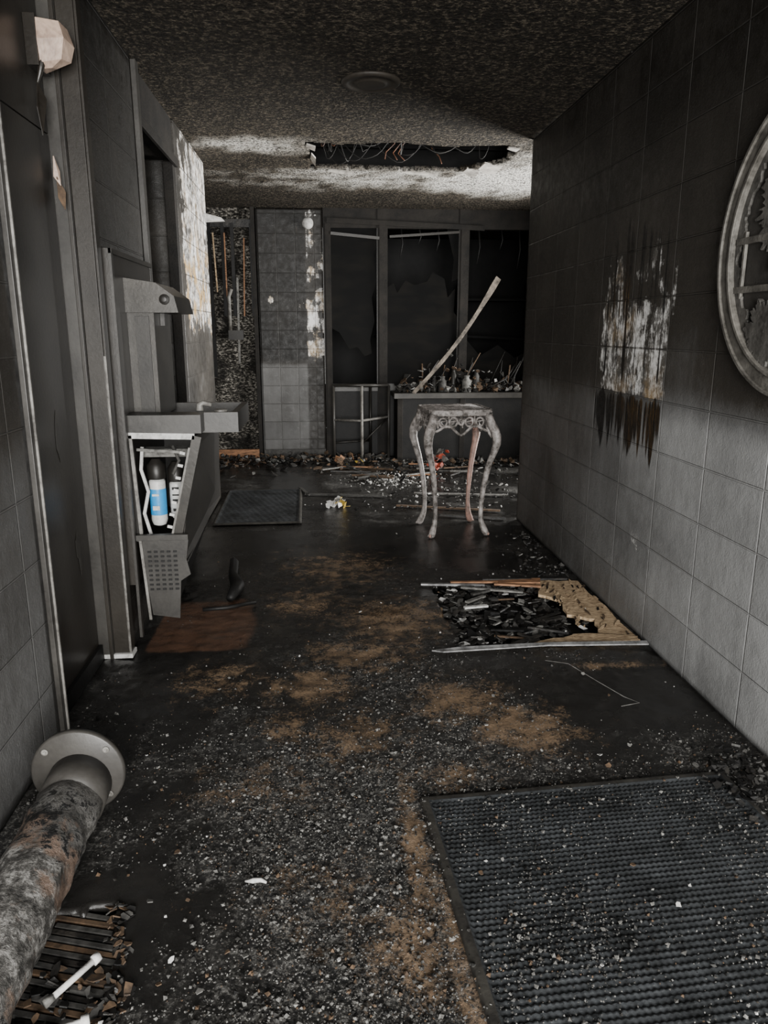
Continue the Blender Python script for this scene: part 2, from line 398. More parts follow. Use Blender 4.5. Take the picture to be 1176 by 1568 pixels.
cxs = lin(-1.8, -1, .1)[:-1] + lin(-1, 2.2, .03)[:-1] + lin(2.2, 3.7, .15)
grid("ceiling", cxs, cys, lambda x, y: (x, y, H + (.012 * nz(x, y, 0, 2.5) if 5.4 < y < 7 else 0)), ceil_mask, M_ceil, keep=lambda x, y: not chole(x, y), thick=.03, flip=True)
mb = MB(); mb.bx(-.4, 1.9, 5.2, 6.9, H + .40, H + .45, M_black); mb.bx(-.45, -.4, 5.2, 6.9, H + .035, H + .45, M_black); mb.bx(1.9, 1.95, 5.2, 6.9, H + .035, H + .45, M_black)
mb.bx(-.4, 1.9, 6.9, 6.95, H + .035, H + .45, M_black); mb.bx(-.4, 1.9, 5.15, 5.2, H + .035, H + .45, M_black)
for yy in (5.75, 6.12, 6.6): mb.bx(-.4, 1.9, yy, yy + .04, H + .2, H + .36, M_black)
mb.build("ceiling_cavity", origin=False)

def rmask(y, z):
    n1 = fb(0, y, z, 1.3); n2 = fb(0, y, z, 6)
    near = 1.0 - .66 * sm(y, 2.6, 4.6)
    r = .07 + .16 * sm(z, 2.4, 1.3) + (.60 * sm(z, 1.20, .98) + .10 * sm(z, 1.6, .9)) * near + .09 * n1
    r -= .12 * sm(z, .25, .0) * near
    r += .1 * blob(y, z, 3.5, 1.3, .6, .35)
    ed = sm(y, 3.04 + .06 * n2, 3.14) * sm(y, 3.93, 3.82 + .07 * n2)
    b = ed * (.92 * sm(z, 1.05, 1.12) * sm(z, 1.64 + .1 * n2, 1.48))
    b = max(b, ed * .66 * sm(z, 1.4, 1.5) * sm(z, 1.95, 1.7))
    b = max(b, .66 * blob(y, z, 3.28, .45, .13, .35), .5 * blob(y, z, 3.05, .25, .2, .25), .75 * sm(y, 5.28, 5.36) * sm(z, 2.0, 2.35), .5 * blob(y, z, 3.62, .5, .05, .3))
    b = max(b, .85 * blob(y, z, 3.08, 1.62, .025, .3), .5 * sm(abs(z - H), .05, 0) * (y > 2))
    g = blob(y, z, 3.62, 1.5, .12, .16) + .5 * blob(y, z, 3.4, 1.1, .25, .1) + .7 * blob(y, z, 3.25, .95, .2, .2)
    ea = sm(y, 3.06, 3.12) * sm(y, 3.95, 3.88)
    a = ea * sm(z, 1.16, 1.06) * sm(z, .62, 1.0)
    a = max(a, .76 * ea * sm(z, 1.3, 1.5) * sm(z, 2.05, 1.8), .62 * ea * sm(z, 1.1, 1.2) * sm(z, 1.98, 1.75))
    return (max(0, min(1, r)), min(1, g), min(1, b), a)
wr = grid("wall_right", lin(-1, 2, .1)[:-1] + lin(2, 5.365, .025), lin(0, H, .025), lambda y, z: (1.47, y, z), rmask, M_block_x, thick=.18)
wr.data.flip_normals()

def lmask_near(y, z):
    n1 = fb(3, y, z, 1.3)
    r = .10 + .12 * sm(z, 2.2, 1.2) + .30 * sm(z, 1.25, .9) + .10 * sm(z, .9, .2) + .07 * n1
    return (max(0, min(1, r)), 0, .4 * blob(y, z, 2.4, .1, .3, .1), 0)
grid("wall_left_entry", lin(-1, 1, .2)[:-1] + lin(1, 2.44, .03), lin(0, H, .04), lambda y, z: (-.94, y, z), lmask_near, M_block_x, thick=.16)
def lmask_mid(y, z):
    return (max(0, .06 + .05 * fb(3, y, z, 1.3)), 0, .35 * sm(abs(z - H), .06, 0), 0)
grid("wall_left_corridor", lin(3.17, 4.06, .05), lin(0, H, .05), lambda y, z: (-.87, y, z), lmask_mid, M_block_x, thick=.28)
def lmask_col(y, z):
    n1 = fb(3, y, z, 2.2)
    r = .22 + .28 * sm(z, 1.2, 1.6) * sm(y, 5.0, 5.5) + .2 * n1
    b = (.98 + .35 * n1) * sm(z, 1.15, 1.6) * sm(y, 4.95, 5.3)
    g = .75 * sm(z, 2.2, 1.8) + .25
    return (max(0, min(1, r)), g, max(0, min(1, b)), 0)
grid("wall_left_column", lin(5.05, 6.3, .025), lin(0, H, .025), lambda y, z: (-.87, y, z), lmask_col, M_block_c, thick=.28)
mb = MB()
mb.bx(-1.3, -1.15, 4.06, 5.05, 0, H, M_black)
mb.bx(-1.15, -.88, 4.06, 5.05, 2.42, H, M_lob)
mb.build("wall_recess", origin=False)
mb = MB()
mb.bx(-.87, -.845, 4.0, 4.06, 0, H - .005, M_greyp); mb.bx(-.87, -.85, 4.06, 5.05, 2.38, 2.43, M_lob); mb.bx(-1.1, -1.05, 4.5, 4.58, .4, 2.42, M_lob)
mb.bx(-.93, -.87, 4.97, 5.05, 0, 2.4, M_lob)
mb.build("trim_1", .003)
mb = MB(); mb.bx(-1.9, -1.75, 6.1, 11, 0, H, M_lob); mb.bx(-1.75, -1.15, 6.1, 6.3, 0, H, M_lob); mb.build("wall_left_lobby", origin=False)
mb = MB(); mb.bx(3.7, 3.8, 5.2, 11, 0, H, M_lob); mb.build("wall_right_lobby", origin=False)
mb = MB(); mb.bx(-1.75, 3.7, 11.0, 11.1, 0, H, M_black); mb.build("wall_far", origin=False)
mb = MB(); mb.bx(1.66, 3.7, 5.2, 5.3, 0, H, M_lob); mb.build("wall_front_lobby", origin=False)

# door 1 + frame on the left
mb = MB()
mb.bx(-1.03, -.985, 2.515, 3.085, .01, 2.1, M_dkp)
mb.bx(-1.03, -.985, 2.515, 3.085, 2.106, H, M_dkp)
for (y, z, s) in ((2.85, 1.0, .05), (2.95, .55, .05), (2.66, .35, .04)):
    M0 = []
    for k in range(9):
        a = 2 * math.pi * k / 9; q = s * R.uniform(.5, 1.2)
        M0.append((-.983, y + q * .5 * math.cos(a), z + q * 2.0 * math.sin(a)))
    mb.prism(M0, (-.001, 0, 0), M_greyp)
mb.build("door_1")
mb = MB()
mb.bx(-1.04, -.925, 2.445, 2.475, 0, H, M_greyp)
mb.bx(-.955, -.918, 2.47, 2.480, 0, H, M_edge)  # thin lighter strips paint the light caught along the frame edges
mb.bx(-1.04, -.965, 2.475, 2.51, 0, H, M_dkp)
mb.bx(-1.04, -.925, 3.09, 3.135, 0, H, M_greyp)
mb.bx(-.925, -.862, 3.105, 3.165, 0, H, M_dkp)
mb.bx(-.862, -.852, 3.11, 3.165, 0, H, M_dkp)
mb.bx(-.94, -.925, 3.08, 3.09, 0, H, M_dkp)
mb.bx(-.967, -.845, 3.088, 3.165, 0, .02, M_white)
mb.bx(-.862, -.852, 3.104, 3.11, .0, 1.3, M_edge)
mb.build("door_frame", .002)
mb = MB(); mb.bx(-.985, -.968, 2.515, 3.085, 0, .07, M_black); mb.build("baseboard_left")

mb = MB()
mb.prism([(-.955, 3.03, 2.02), (-.943, 3.045, 1.97), (-.940, 3.035, 1.92), (-.960, 3.03, 1.95)], (-.003, 0, 0), M_melt)
mb.prism([(-.950, 3.03, 1.95), (-.930, 3.05, 1.90), (-.938, 3.055, 1.84), (-.955, 3.045, 1.88)], (-.003, 0, 0), M_brown)
mb.prism([(-.960, 2.95, 2.24), (-.94, 2.97, 2.19), (-.958, 2.95, 2.07), (-.965, 2.94, 2.16)], (-.003, 0, 0), M_dkp)
mb.build("peeling_paint")
mb = MB()
def K(p): return (p[0] * .85 - .12, 2.99 + (p[1] - 2.96) * .85, 2.37 + (p[2] - 2.36) * .85)
A0 = [(-.97, 2.90, 2.44), (-.885, 2.92, 2.435), (-.875, 3.00, 2.43), (-.97, 3.03, 2.44)]
A1 = [(-.97, 2.895, 2.36), (-.865, 2.90, 2.37), (-.850, 2.99, 2.36), (-.97, 3.03, 2.36)]
A2 = [(-.97, 2.91, 2.28), (-.885, 2.915, 2.295), (-.865, 2.98, 2.30), (-.97, 3.02, 2.28)]
A3 = [(-.975, 2.93, 2.26), (-.93, 2.93, 2.265), (-.92, 2.96, 2.27), (-.975, 2.99, 2.26)]
vs = [K(p) for p in A0 + A1 + A2 + A3]; fs = [(0, 1, 2, 3), (15, 14, 13, 12)]
for L_ in range(3):
    for j in range(4):
        k = (j + 1) % 4; fs.append((L_ * 4 + j, L_ * 4 + k, L_ * 4 + 4 + k, L_ * 4 + 4 + j))
mb.add(vs, fs, M_melt, False)
mb.box((-.965, 2.995, 2.37), (.04, .12, .16), M_dkp)
mb.tube([(-.94, 2.96, 2.31), (-.95, 2.955, 2.27), (-.965, 2.955, 2.23)], [.014, .009, .003], M_dkp, 8)
mb.build("melted_fire_alarm", .008)

# back wall left part
def bmask(x, z):
    n1 = fb(x, 1, z, 2.0); n2 = fb(x, 1, z, 7)
    r = .06 + .50 * sm(z, 1.12, 1.0) + .07 * n1 - .15 * sm(z, .2, 0)
    b = .50 * sm(z, 1.0, 1.25) * sm(z, 2.2, 1.6) * (.8 + .5 * n2)
    if x > -.14: r = .3 + .2 * n1; b = (.78 + .4 * n2) * sm(z, .95, 1.1) * (.8 + .2 * sm(z, 2.2, 1.7))
    b = max(b, 1.2 * blob(x, z, -.52, 1.72, .05, .06))
    return (max(0, min(1, r)), .5, max(0, min(1, b)), .4 * sm(z, 1.6, 2.3))
grid("wall_back", lin(-.65, .055, .025), lin(0, H, .025), lambda x, z: (x, 8.4, z), bmask, M_block_y, thick=.15)
mb = MB()
mb.bx(-1.74, -.66, 8.44, 8.55, 0, H, M_lath)
for x in (-1.16, -1.02, -.92, -.72): mb.bx(x, x + .035, 8.405, 8.44, 1.55 if x > -1.1 else .9, 2.5, M_black)
mb.bx(-1.2, -.66, 8.41, 8.44, 2.46, 2.54, M_char)
mb.bx(-.70, -.66, 8.36, 8.45, 0, H, M_lob)
mb.bx(-.985, -.975, 8.38, 8.41, 1.75, 2.4, M_orange); mb.box((-.79, 8.40, 1.95), (.012, .02, .8), M_orange, (0, 2, 0)); mb.box((-1.09, 8.40, 2.1), (.012, .02, .6), M_ply, (0, -2, 0)); mb.box((-.87, 8.39, 1.5), (.02, .02, .9), M_ash, (0, 1, 0))
mb.bx(-1.2, -.70, 8.33, 8.37, .0, .10, M_orange)
mb.tube([(-.96, 8.37, 1.35), (-.96, 8.37, 1.75), (-.93, 8.37, 1.83)], .02, M_edge, 8); mb.box((-.90, 8.37, 1.35), (.16, .04, .10), M_steel_d)
mb.build("wall_back_exposed_studs", origin=False)
mb = MB(); mb.bx(-.64, .05, 8.37, 8.398, 0, .09, M_dash); mb.build("baseboard_back")
mb = MB(); Mx = Matrix.Translation((-.10, 8.398, 2.5)) @ Matrix.Rotation(math.radians(90), 4, 'X')
mb.lathe([(.045, 0), (.06, .02), (.06, .05), (.045, .08), (.02, .09)], M_white, Mx, 20); mb.build("smoke_detector")

# windows at back
mb = MB()
for (a, b) in ((.06, .14), (.64, .75), (1.53, 1.64), (2.42, 2.52)):
    mb.bx(a, b, 8.36, 8.46, 0, H, M_lob)
    mb.bx(a + .02, b - .02, 8.35, 8.36, 0.0, 2.5, M_lob)
    mb.bx(a - .006, a, 8.37, 8.42, .82, 2.46, M_dkp)
for (a, b) in ((.14, .64), (.75, 1.53), (1.64, 2.42)):
    mb.bx(a, b, 8.37, 8.45, 2.46, H, M_lob); mb.bx(a, b, 8.355, 8.45, .74, .82, M_greyp)
    mb.bx(a, b, 8.38, 8.44, 0, .74, M_black)
mb.box((.95, 8.352, 2.50), (1.7, .016, .05), M_lob, (0, 2.2, 0)); mb.box((.40, 8.352, 2.38), (.52, .014, .03), M_dkp, (0, 5, 0)); mb.box((1.15, 8.352, 2.40), (.76, .014, .025), M_dkp, (0, -4, 0))
for (pts) in ([(.14, 2.46), (.64, 2.46), (.64, 2.28), (.60, 2.2), (.63, 1.9), (.58, 1.75), (.61, 1.5), (.56, 1.3), (.58, 1.15), (.50, 1.12), (.42, 1.22), (.33, 1.20), (.22, 1.38), (.14, 1.42)],
    [(.75, .82), (1.53, .82), (1.53, 1.55), (1.49, 1.6), (1.50, 1.85), (1.42, 1.75), (1.38, 1.95), (1.25, 2.02), (1.19, 1.92), (1.05, 1.88), (.95, 1.93), (.86, 1.8), (.82, 1.9), (.75, 1.86)],
    [(1.40, 2.46), (1.53, 2.46), (1.53, 1.95), (1.46, 1.92), (1.48, 2.15)],
    [(1.64, .82), (2.42, .82), (2.42, 1.2), (2.2, 1.1), (2.0, 1.24), (1.8, 1.12), (1.64, 1.3)]):
    mb.prism([(x, 8.405, z) for x, z in pts], (0, .006, 0), M_glass)
for (x, l) in ((.3, .25), (.5, .12), (.9, .3), (1.1, .15), (1.3, .22), (1.75, .35), (2.0, .2), (2.2, .4)):
    mb.tube([(x, 8.43, 2.46), (x + .02, 8.44, 2.46 - l * .5), (x - .01, 8.43, 2.46 - l)], [.012, .008, .003], M_black, 6)
mb.build("window_1")

mb = MB()
mb.bx(.75, 1.45, 9.6, 9.95, 0, 1.3, M_brown); mb.bx(.72, 1.48, 9.55, 10, 1.3, 1.34, M_char); mb.bx(.78, 1.42, 9.58, 9.6, .7, .73, M_char); mb.bx(1.08, 1.11, 9.58, 9.6, .1, 1.3, M_char)
mb.build("burnt_cabinet")
mb = MB()
for z in (.3, .8, 1.3, 1.8): mb.box((2.4, 10.4, z), (1.0, .4, .03), M_black, (0, R.uniform(-4, 4), 0))
for x in (1.9, 2.87): mb.bx(x, x + .03, 10.2, 10.6, 0, 2.0, M_black)
mb.build("burnt_shelf")

# counter with debris on top
mb = MB()
mb.bx(.78, 2.45, 7.92, 8.33, .70, .745, M_dash); mb.bx(.82, 2.42, 7.97, 8.32, 0, .70, M_black); mb.bx(.78, 2.45, 7.90, 7.92, .69, .75, M_greyp)
mb.bx(.82, .88, 7.95, 7.97, 0, .7, M_lob); mb.bx(1.5, 1.56, 7.95, 7.97, 0, .7, M_lob)
mb.build("counter", .004)
mb = MB()
for i in range(300):
    x = R.uniform(.82, 2.3); y = R.uniform(7.95, 8.28)
    m = R.choice([M_char, M_dash, M_ash, M_black, M_brown, M_brown, M_black, M_white if R.random() < .4 else M_char])
    q = R.uniform(.015, .05)
    (mb.flake((x, y, .77 + abs(R.gauss(0, .045)) * (1 + 2.8 * blob(x, y, 1.4, 8.1, .35, 1))), q, .008, m, .5) if R.random() < .6 else mb.chunk((x, y, .757 + q * .6), q, m, 1))
for i in range(30):
    x = R.uniform(.9, 2.2); mb.tube([(x, 8.1, .76), (x + R.uniform(-.25, .25), 8.1 + R.uniform(-.1, .1), .78 + R.uniform(.05, .4))], R.uniform(.004, .01), R.choice([M_char, M_dash, M_brown, M_black]), 6)
for (x, y, r, h, m) in ((1.32, 8.05, .045, .17, M_dash), (1.45, 8.1, .04, .26, M_steel_d), (1.58, 8.02, .05, .18, M_ash), (1.7, 8.1, .035, .24, M_dash), (1.24, 8.12, .03, .17, M_dash)):
    mb.lathe([(r * .9, 0), (r, .01), (r, h * .7), (r * .6, h * .82), (r * .55, h * .92), (r * .65, h * .93), (r * .65, h), (.004, h)], m, Matrix.Translation((x, y, .746)) @ Matrix.Rotation(R.uniform(-.06, .06), 4, 'X'), 16)
mb.build("counter_debris")
mb = MB()
P0 = Vector((.98, 7.86, .75)); P1 = Vector((1.86, 7.88, 1.93)); path = [P0.lerp(P1, t) + Vector((.03 * math.sin(t * 3.1), 0, -.05 * math.sin(t * 3.1))) for t in [i / 12 for i in range(13)]]
d = (P1 - P0).normalized(); w = Vector((-d.z, 0, d.x)) * .023
vs = []; fs = []
for i, p in enumerate(path):
    k = .85 + .5 * sm(i, 9, 11) + .12 * nz(i, 0, 0, .9)
    for o in (w * k, -w * k): vs += [p + o, p + o + Vector((0, .02, 0))]
for i in range(12):
    a = i * 4; b = a + 4
    fs += [(a, a + 2, b + 2, b), (a + 1, b + 1, b + 3, a + 3), (a, b, b + 1, a + 1), (a + 2, a + 3, b + 3, b + 2)]
fs += [(0, 1, 3, 2), (48, 50, 51, 49)]
mb.add(vs, fs, sooty("scorched_slat", (.24, .20, .16), (.03, .025, .02), amt=.52, rough=.7, scale=12)); mb.build("leaning_wood_slat")

mb = MB()
for (x, y, m) in ((.14, 8.1, M_greyp), (.44, 8.0, M_edge), (.55, 8.25, M_steel_d), (.74, 8.1, M_greyp)):
    mb.tube([(x, y, 0), (x, y, .82)], .016, m, 10)
    mb.tube([(x, y, 0), (x, y, .03)], .024, m, 10)
mb.tube([(.14, 8.1, .82), (.44, 8.0, .83), (.74, 8.1, .82)], .016, M_greyp, 10)
mb.tube([(.14, 8.1, .45), (.44, 8.0, .45), (.74, 8.1, .48)], .014, M_edge, 10)
mb.tube([(.44, 8.0, .2), (.74, 8.1, .48)], .012, M_steel_d, 8); mb.tube([(.14, 8.1, .82), (.55, 8.25, .8), (.74, 8.1, .82)], .012, M_steel_d, 8)
mb.tube([(.14, 8.1, .2), (.55, 8.25, .2)], .012, M_steel_d, 8)
mb.build("metal_walker")

# ------------------------------------------------------------ ceiling fittings
mb = MB(); Mx = Matrix.Translation((.293, 4.25, H)) @ Matrix.Rotation(math.pi, 4, 'X')
mb.lathe([(.155, 0), (.155, .008), (.145, .016), (.125, .018), (.12, .012), (.085, .012), (.08, .018), (.07, .02), (.03, .02), (.002, .02)], sooty("sooty_ceiling_plate", (.036, .030, .023), (.016, .013, .010), amt=.5, rough=.6), Mx, 48)
mb.build("ceiling_speaker")
mb = MB()
for i in range(34):
    x0 = R.uniform(0, 1.3); x1 = x0 + R.uniform(-.6, .6); x1 = max(0.02, min(1.3, x1)); y0 = R.uniform(5.75, 6.1); y1 = y0 + R.uniform(-.1, .25)
    sag = R.uniform(.08, .27); pts = []
    for k in range(13):
        t = k / 12
        pts.append((x0 + (x1 - x0) * t + .03 * nz(i, t * 3, 0), y0 + (y1 - y0) * t + .03 * nz(i, t * 3, 5), H + .24 - 4 * t * (1 - t) * sag + .02 * nz(i, t * 4, 9)))
    mb.tube(pts, R.choice([.003, .004, .006]), M_cable_o if i in (2, 9) else R.choice([M_cable, M_cable, M_cable, M_dash]), 6)
for (x, y) in ((.62, 5.9), (.66, 5.92), (.9, 6.0), (.55, 5.88)):
    pts = [(x + .05 * math.sin(k * 1.3 + x * 9), y + .03 * math.cos(k * 1.7), H + .24 - k * .055) for k in range(6)]
    mb.tube(pts, .0035, M_cable_o, 6)
mb.build("hanging_cables")
mb = MB()
for (x, y, s, dx, dy, dz) in ((-.06, 5.62, .10, .06, .05, -.03), (-.03, 5.9, .14, .03, .16, -.05), (1.20, 6.3, .2, .10, .14, -.04), (1.3, 6.1, .14, .15, .25, -.03), (.1, 6.45, .1, .2, .03, -.03), (.7, 6.47, .1, .3, .02, -.025), (1.45, 5.62, .12, -.08, .1, .02)):
    mb.prism([(x, y, H - .005), (x + dx, y + dy * .2, H + dz * .5 - .005), (x + dx * .9, y + dy, H + dz - .005), (x + dx * .4, y + dy * 1.15, H + dz * .6 - .005), (x - .01, y + dy * .8, H - .008)], (0, 0, .012), M_drywall)
mb.build("torn_ceiling_flaps")
mb = MB(); mb.prism([(-.868, 6.18, 2.28), (-.74, 6.2, 2.25), (-.72, 6.22, 2.23), (-.868, 6.2, 2.22)], (0, .05, 0), M_white); mb.build("broken_sign_bracket")

# ------------------------------------------------------------ drinking fountain
mb = MB()
mb.bx(-.868, -.835, 3.20, 3.95, .30, 1.72, M_dkp); mb.bx(-.836, -.824, 3.20, 3.225, .05, 1.72, M_greyp); mb.bx(-.835, -.822, 3.2, 3.95, 1.70, 1.72, M_steel)
mb.bx(-.835, -.72, 3.42, 3.78, 1.02, 1.50, M_steel)
mb.prism([(-.835, 3.40, 1.62), (-.70, 3.40, 1.60), (-.625, 3.40, 1.545), (-.61, 3.40, 1.475), (-.835, 3.40, 1.475)], (0, .40, 0), M_steel)
mb.bx(-.80, -.74, 3.41, 3.42, 1.04, 1.46, M_steel_d)
mb.lathe([(.022, 0), (.022, .012), (.012, .014), (.012, .02)], M_steel_d, Matrix.Translation((-.665, 3.40, 1.53)) @ Matrix.Rotation(math.pi / 2, 4, 'X'), 16)
mb.bx(-.72, -.70, 3.55, 3.62, 1.42, 1.475, M_steel_d)
def basin(x0, x1, y0, y1, z0, z1, m):
    t = .03
    mb.bx(x0, x1, y0, y0 + t, z0, z1, m); mb.bx(x0, x1, y1 - t, y1, z0, z1, m); mb.bx(x0, x0 + t, y0 + t, y1 - t, z0, z1, m); mb.bx(x1 - t, x1, y0 + t, y1 - t, z0, z1, m)
    mb.bx(x0 + t, x1 - t, y0 + t, y1 - t, z0, z0 + .03, m)
mb.bx(-.835, -.52, 3.26, 3.36, .965, 1.045, M_greyp)
basin(-.835, -.37, 3.36, 3.86, .955, 1.045, M_greyp)
mb.tube([(-.55, 3.45, 1.045), (-.55, 3.45, 1.07), (-.535, 3.45, 1.08), (-.50, 3.46, 1.07)], [.018, .014, .012, .01], M_edge, 12)
mb.lathe([(.03, 0), (.03, .008), (.02, .012), (.003, .012)], M_edge, Matrix.Translation((-.45, 3.40, 1.045)), 16)
mb.bx(-.835, -.56, 3.27, 3.95, .945, .965, M_steel)
mb.bx(-.835, -.82, 3.27, 3.95, .48, .95, M_steel_d)
mb.bx(-.835, -.64, 3.93, 3.95, .48, .95, M_steel_d)
mb.bx(-.835, -.68, 3.30, 3.95, .47, .485, M_steel_d)
mb.prism([(-.545, 3.27, .95), (-.545, 4.02, .96), (-.56, 4.02, .52), (-.64, 3.30, .33), (-.655, 3.28, .46)], (-.012, 0, 0), M_greyp)
mb.prism([(-.56, 4.02, .54), (-.60, 3.7, .42), (-.635, 3.32, .36), (-.70, 3.4, .12), (-.72, 4.0, .30)], (-.012, 0, 0), M_black)
mb.box((-.69, 3.262, .955), (.28, .012, .026), M_white, (0, 1.5, 0)); mb.box((-.60, 3.262, .71), (.04, .012, .50), M_steel, (0, 14, 0)); mb.box((-.625, 3.258, .70), (.009, .012, .42), M_edge, (0, 14, 0))
for k in range(7): mb.box((-.605 - k * .0125, 3.256, .88 - k * .055), (.022, .008, .012), M_white, (0, 14, 0))
mb.box((-.815, 3.262, .72), (.014, .012, .48), M_edge, (0, -2, 0)); mb.box((-.74, 3.27, .50), (.18, .02, .022), M_edge, (0, -3, 0)); mb.box((-.70, 3.262, .89), (.2, .01, .012), M_ash, (0, 4, 0))
for (x, y, r, z0, z1, lab) in ((-.745, 3.36, .036, .53, .84, M_blue), (-.668, 3.40, .032, .55, .82, M_filter)):
    mb.lathe([(.01, z0), (r * .8, z0 + .008), (r, z0 + .03), (r, z1 - .1), (r * .98, z1 - .1), (r * .6, z1 - .08)], M_filter, Matrix.Translation((x, y, 0)), 24)
    mb.lathe([(r * 1.012, z0 + .055), (r * 1.02, z0 + .06), (r * 1.02, z1 - .14), (r * 1.012, z1 - .135)], lab, Matrix.Translation((x, y, 0)), 24)
    mb.lathe([(r * 1.1, z1 - .09), (r * 1.15, z1 - .085), (r * 1.15, z1 - .03), (r * .8, z1 - .015), (r * .5, z1)], M_steel_d, Matrix.Translation((x, y, 0)), 20)
mb.box((-.70, 3.40, .865), (.2, .08, .035), M_ash)
for (z, h) in ((.64, .02), (.70, .012), (.60, .012), (.67, .006)): mb.box((-.668, 3.366, z), (.03, .004, h), M_black)
for (z, h) in ((.68, .01), (.62, .02)): mb.box((-.748, 3.322, z), (.03, .004, h), M_white)
mb.tube([(-.79, 3.32, .9), (-.80, 3.31, .8), (-.775, 3.31, .7), (-.80, 3.31, .6), (-.78, 3.32, .5)], .008, M_white, 8)
mb.tube([(-.66, 3.33, .9), (-.63, 3.3, .84), (-.66, 3.3, .78)], .007, M_dash, 8)
mb.build("drinking_fountain", .003)
mb = MB()
g0 = [(-.82, .52), (-.60, .50), (-.615, .40), (-.60, .33), (-.645, .30), (-.66, .12), (-.78, .14), (-.80, .35)]
mb.prism([(x, 3.24, z) for x, z in g0], (0, .008, 0), M_greyp)
mb.bx(-.825, -.60, 3.225, 3.25, .495, .52, M_greyp)
for i in range(9):
    for j in range(5):
        mb.box((-.775 + j * .028 , 3.238, .44 - i * .022), (.016, .004, .009), M_black)
mb.box((-.80, 3.235, .32), (.012, .01, .40), M_edge, (0, -3, 0))
mb.build("fallen_grille_panel", .001)

# ------------------------------------------------------------ ornate side table
mb = MB(); C = Vector((.925, 5.115, 0)); Rz = Matrix.Rotation(math.radians(5), 4, 'Z'); T = Matrix.Translation(C) @ Rz
def L(p): return T @ Vector(p)
top = []
hw = .225
for k in range(64):
    a = 2 * math.pi * k / 64
    c, s_ = math.cos(a), math.sin(a)
    q = (abs(c) ** 8 + abs(s_) ** 8) ** (-1 / 8) * hw * (1 + .012 * math.cos(a * 16))
    top.append((c * q, s_ * q))
mb.prism([L((x, y, .862)) for x, y in top], (0, 0, .012), M_table)
mb.prism([L((x * .93, y * .93, .846)) for x, y in top], (0, 0, .016), M_table)
for i in range(-6, 7):
    mb.tube([L((i * .03, -.2, .875)), L((i * .03, .2, .875))], .004, M_table, 5); mb.tube([L((-.2, i * .03, .876)), L((.2, i * .03, .876))], .004, M_table, 5)
mb.tube([L((x * .97, y * .97, .877)) for x, y in top + [top[0]]], .007, M_table, 6)
for q in range(4):
    Rq = Matrix.Rotation(q * math.pi / 2, 4, 'Z')
    def A(x, z, y=-.195): return L(Rq @ Vector((x, y, z)))
    mb.tube([A(-.19, .845), A(.19, .845)], .008, M_table, 6)
    mb.tube([A(-.19 + .38 * k / 20, .755 - .03 * math.cos(k / 20 * math.pi * 4) * .6 - .025 * math.exp(-((k - 10) / 2.5) ** 2)) for k in range(21)], .010, M_table, 6)
    for (cx, r) in ((-.13, .030), (.13, .030), (-.055, .032), (.055, .032), (0, .02)):
        mb.tube([A(cx + r * (1 - .05 * k / 3) * math.cos(k * .42 + cx * 9), .800 + r * .95 * math.sin(k * .42 + cx * 9)) for k in range(17)], .008, M_table, 6)
        mb.tube([A(cx - r, .80), A(cx + r, .81)], .005, M_table, 5)
    for cx in (-.17, -.09, 0, .09, .17): mb.tube([A(cx, .845), A(cx + .008, .76)], .0065, M_table, 6)
for sx in (-1, 1):
    for sy in (-1, 1):
        prof = [(.19, .85, .028), (.20, .80, .031), (.222, .75, .033), (.238, .70, .032), (.238, .65, .029), (.224, .59, .025), (.205, .52, .022), (.188, .44, .020), (.174, .34, .0175), (.166, .24, .016), (.164, .16, .016), (.168, .10, .018), (.178, .06, .022), (.190, .03, .025), (.196, .012, .022), (.196, 0.0, .014)]
        mt = M_pink if (sx, sy) == (1, 1) else M_table
        mb.tube([L((sx * a, sy * a, z)) for a, z, r in prof], [r for a, z, r in prof], mt, 12, jit=.003)
        for k in range(3):
            an = math.atan2(sy, sx) + (k - 1) * .7
            c0 = L((sx * .192, sy * .192, .02)); e = L((sx * .192 + .03 * math.cos(an), sy * .192 + .03 * math.sin(an), .008))
            mb.tube([c0, c0.lerp(e, .6) + Vector((0, 0, .004)), e], [.016, .012, .006], M_pink if k == 1 else mt, 8)
        mb.tube([L((sx * (.18 + .01 * k), sy * (.18 + .01 * k) , .78 - .03 * k)) for k in range(4)], [.012, .014, .012, .006], mt, 8)
        mb.tube([L((sx * .19, sy * .19 - sy * .02 * k, .76 - .008 * k * (3 - k))) for k in range(4)], [.012, .01, .009, .006], mt, 8)
mb.build("ornate_side_table")

# ------------------------------------------------------------ round wall decor on the right wall
mb = MB()
def WM(y, z, x):
    return Matrix.Translation((x, y, z)) @ Matrix(((0, 0, -1, 0), (1, 0, 0, 0), (0, 1, 0, 0), (0, 0, 0, 1)))
cy, cz = 2.20, 1.665
mb.annulus(WM(cy, cz, 1.468), .48, .410, .030, M_ring, 120)
mb.annulus(WM(cy, cz, 1.438), .478, .466, .010, M_ring, 120); mb.annulus(WM(cy, cz, 1.438), .422, .410, .008, M_ring, 120)
mb.annulus(WM(cy, cz, 1.468), .411, .002, .006, M_relief, 96)
def rag(r, s, amp): return lambda t: r + amp * (nz(t * 3, s, 0, 1.2) + .6 * nz(t * 11, s, 1, 1.2) + .4 * nz(t * 31, s, 2, 1.2))
mb.annulus(WM(cy, cz, 1.462), .411, rag(.375, 2.0, .035), .010, M_relief2, 240)
mb.annulus(WM(cy + .08, cz + .12, 1.462), rag(.20, 5.0, .07), .002, .013, M_relief2, 200)
mb.annulus(WM(cy + .17, cz - .27, 1.462), rag(.10, 1.0, .04), .002, .018, M_relief2, 120)
mb.annulus(WM(cy - .17, cz - .12, 1.462), rag(.14, 7.0, .05), .002, .016, M_relief2, 120)
for dz, yy0, yy1 in ((.03, -.38, .40), (-.13, -.37, .385)): mb.bx(1.447, 1.463, cy + yy0, cy + yy1, cz + dz - .011, cz + dz + .011, M_ring)
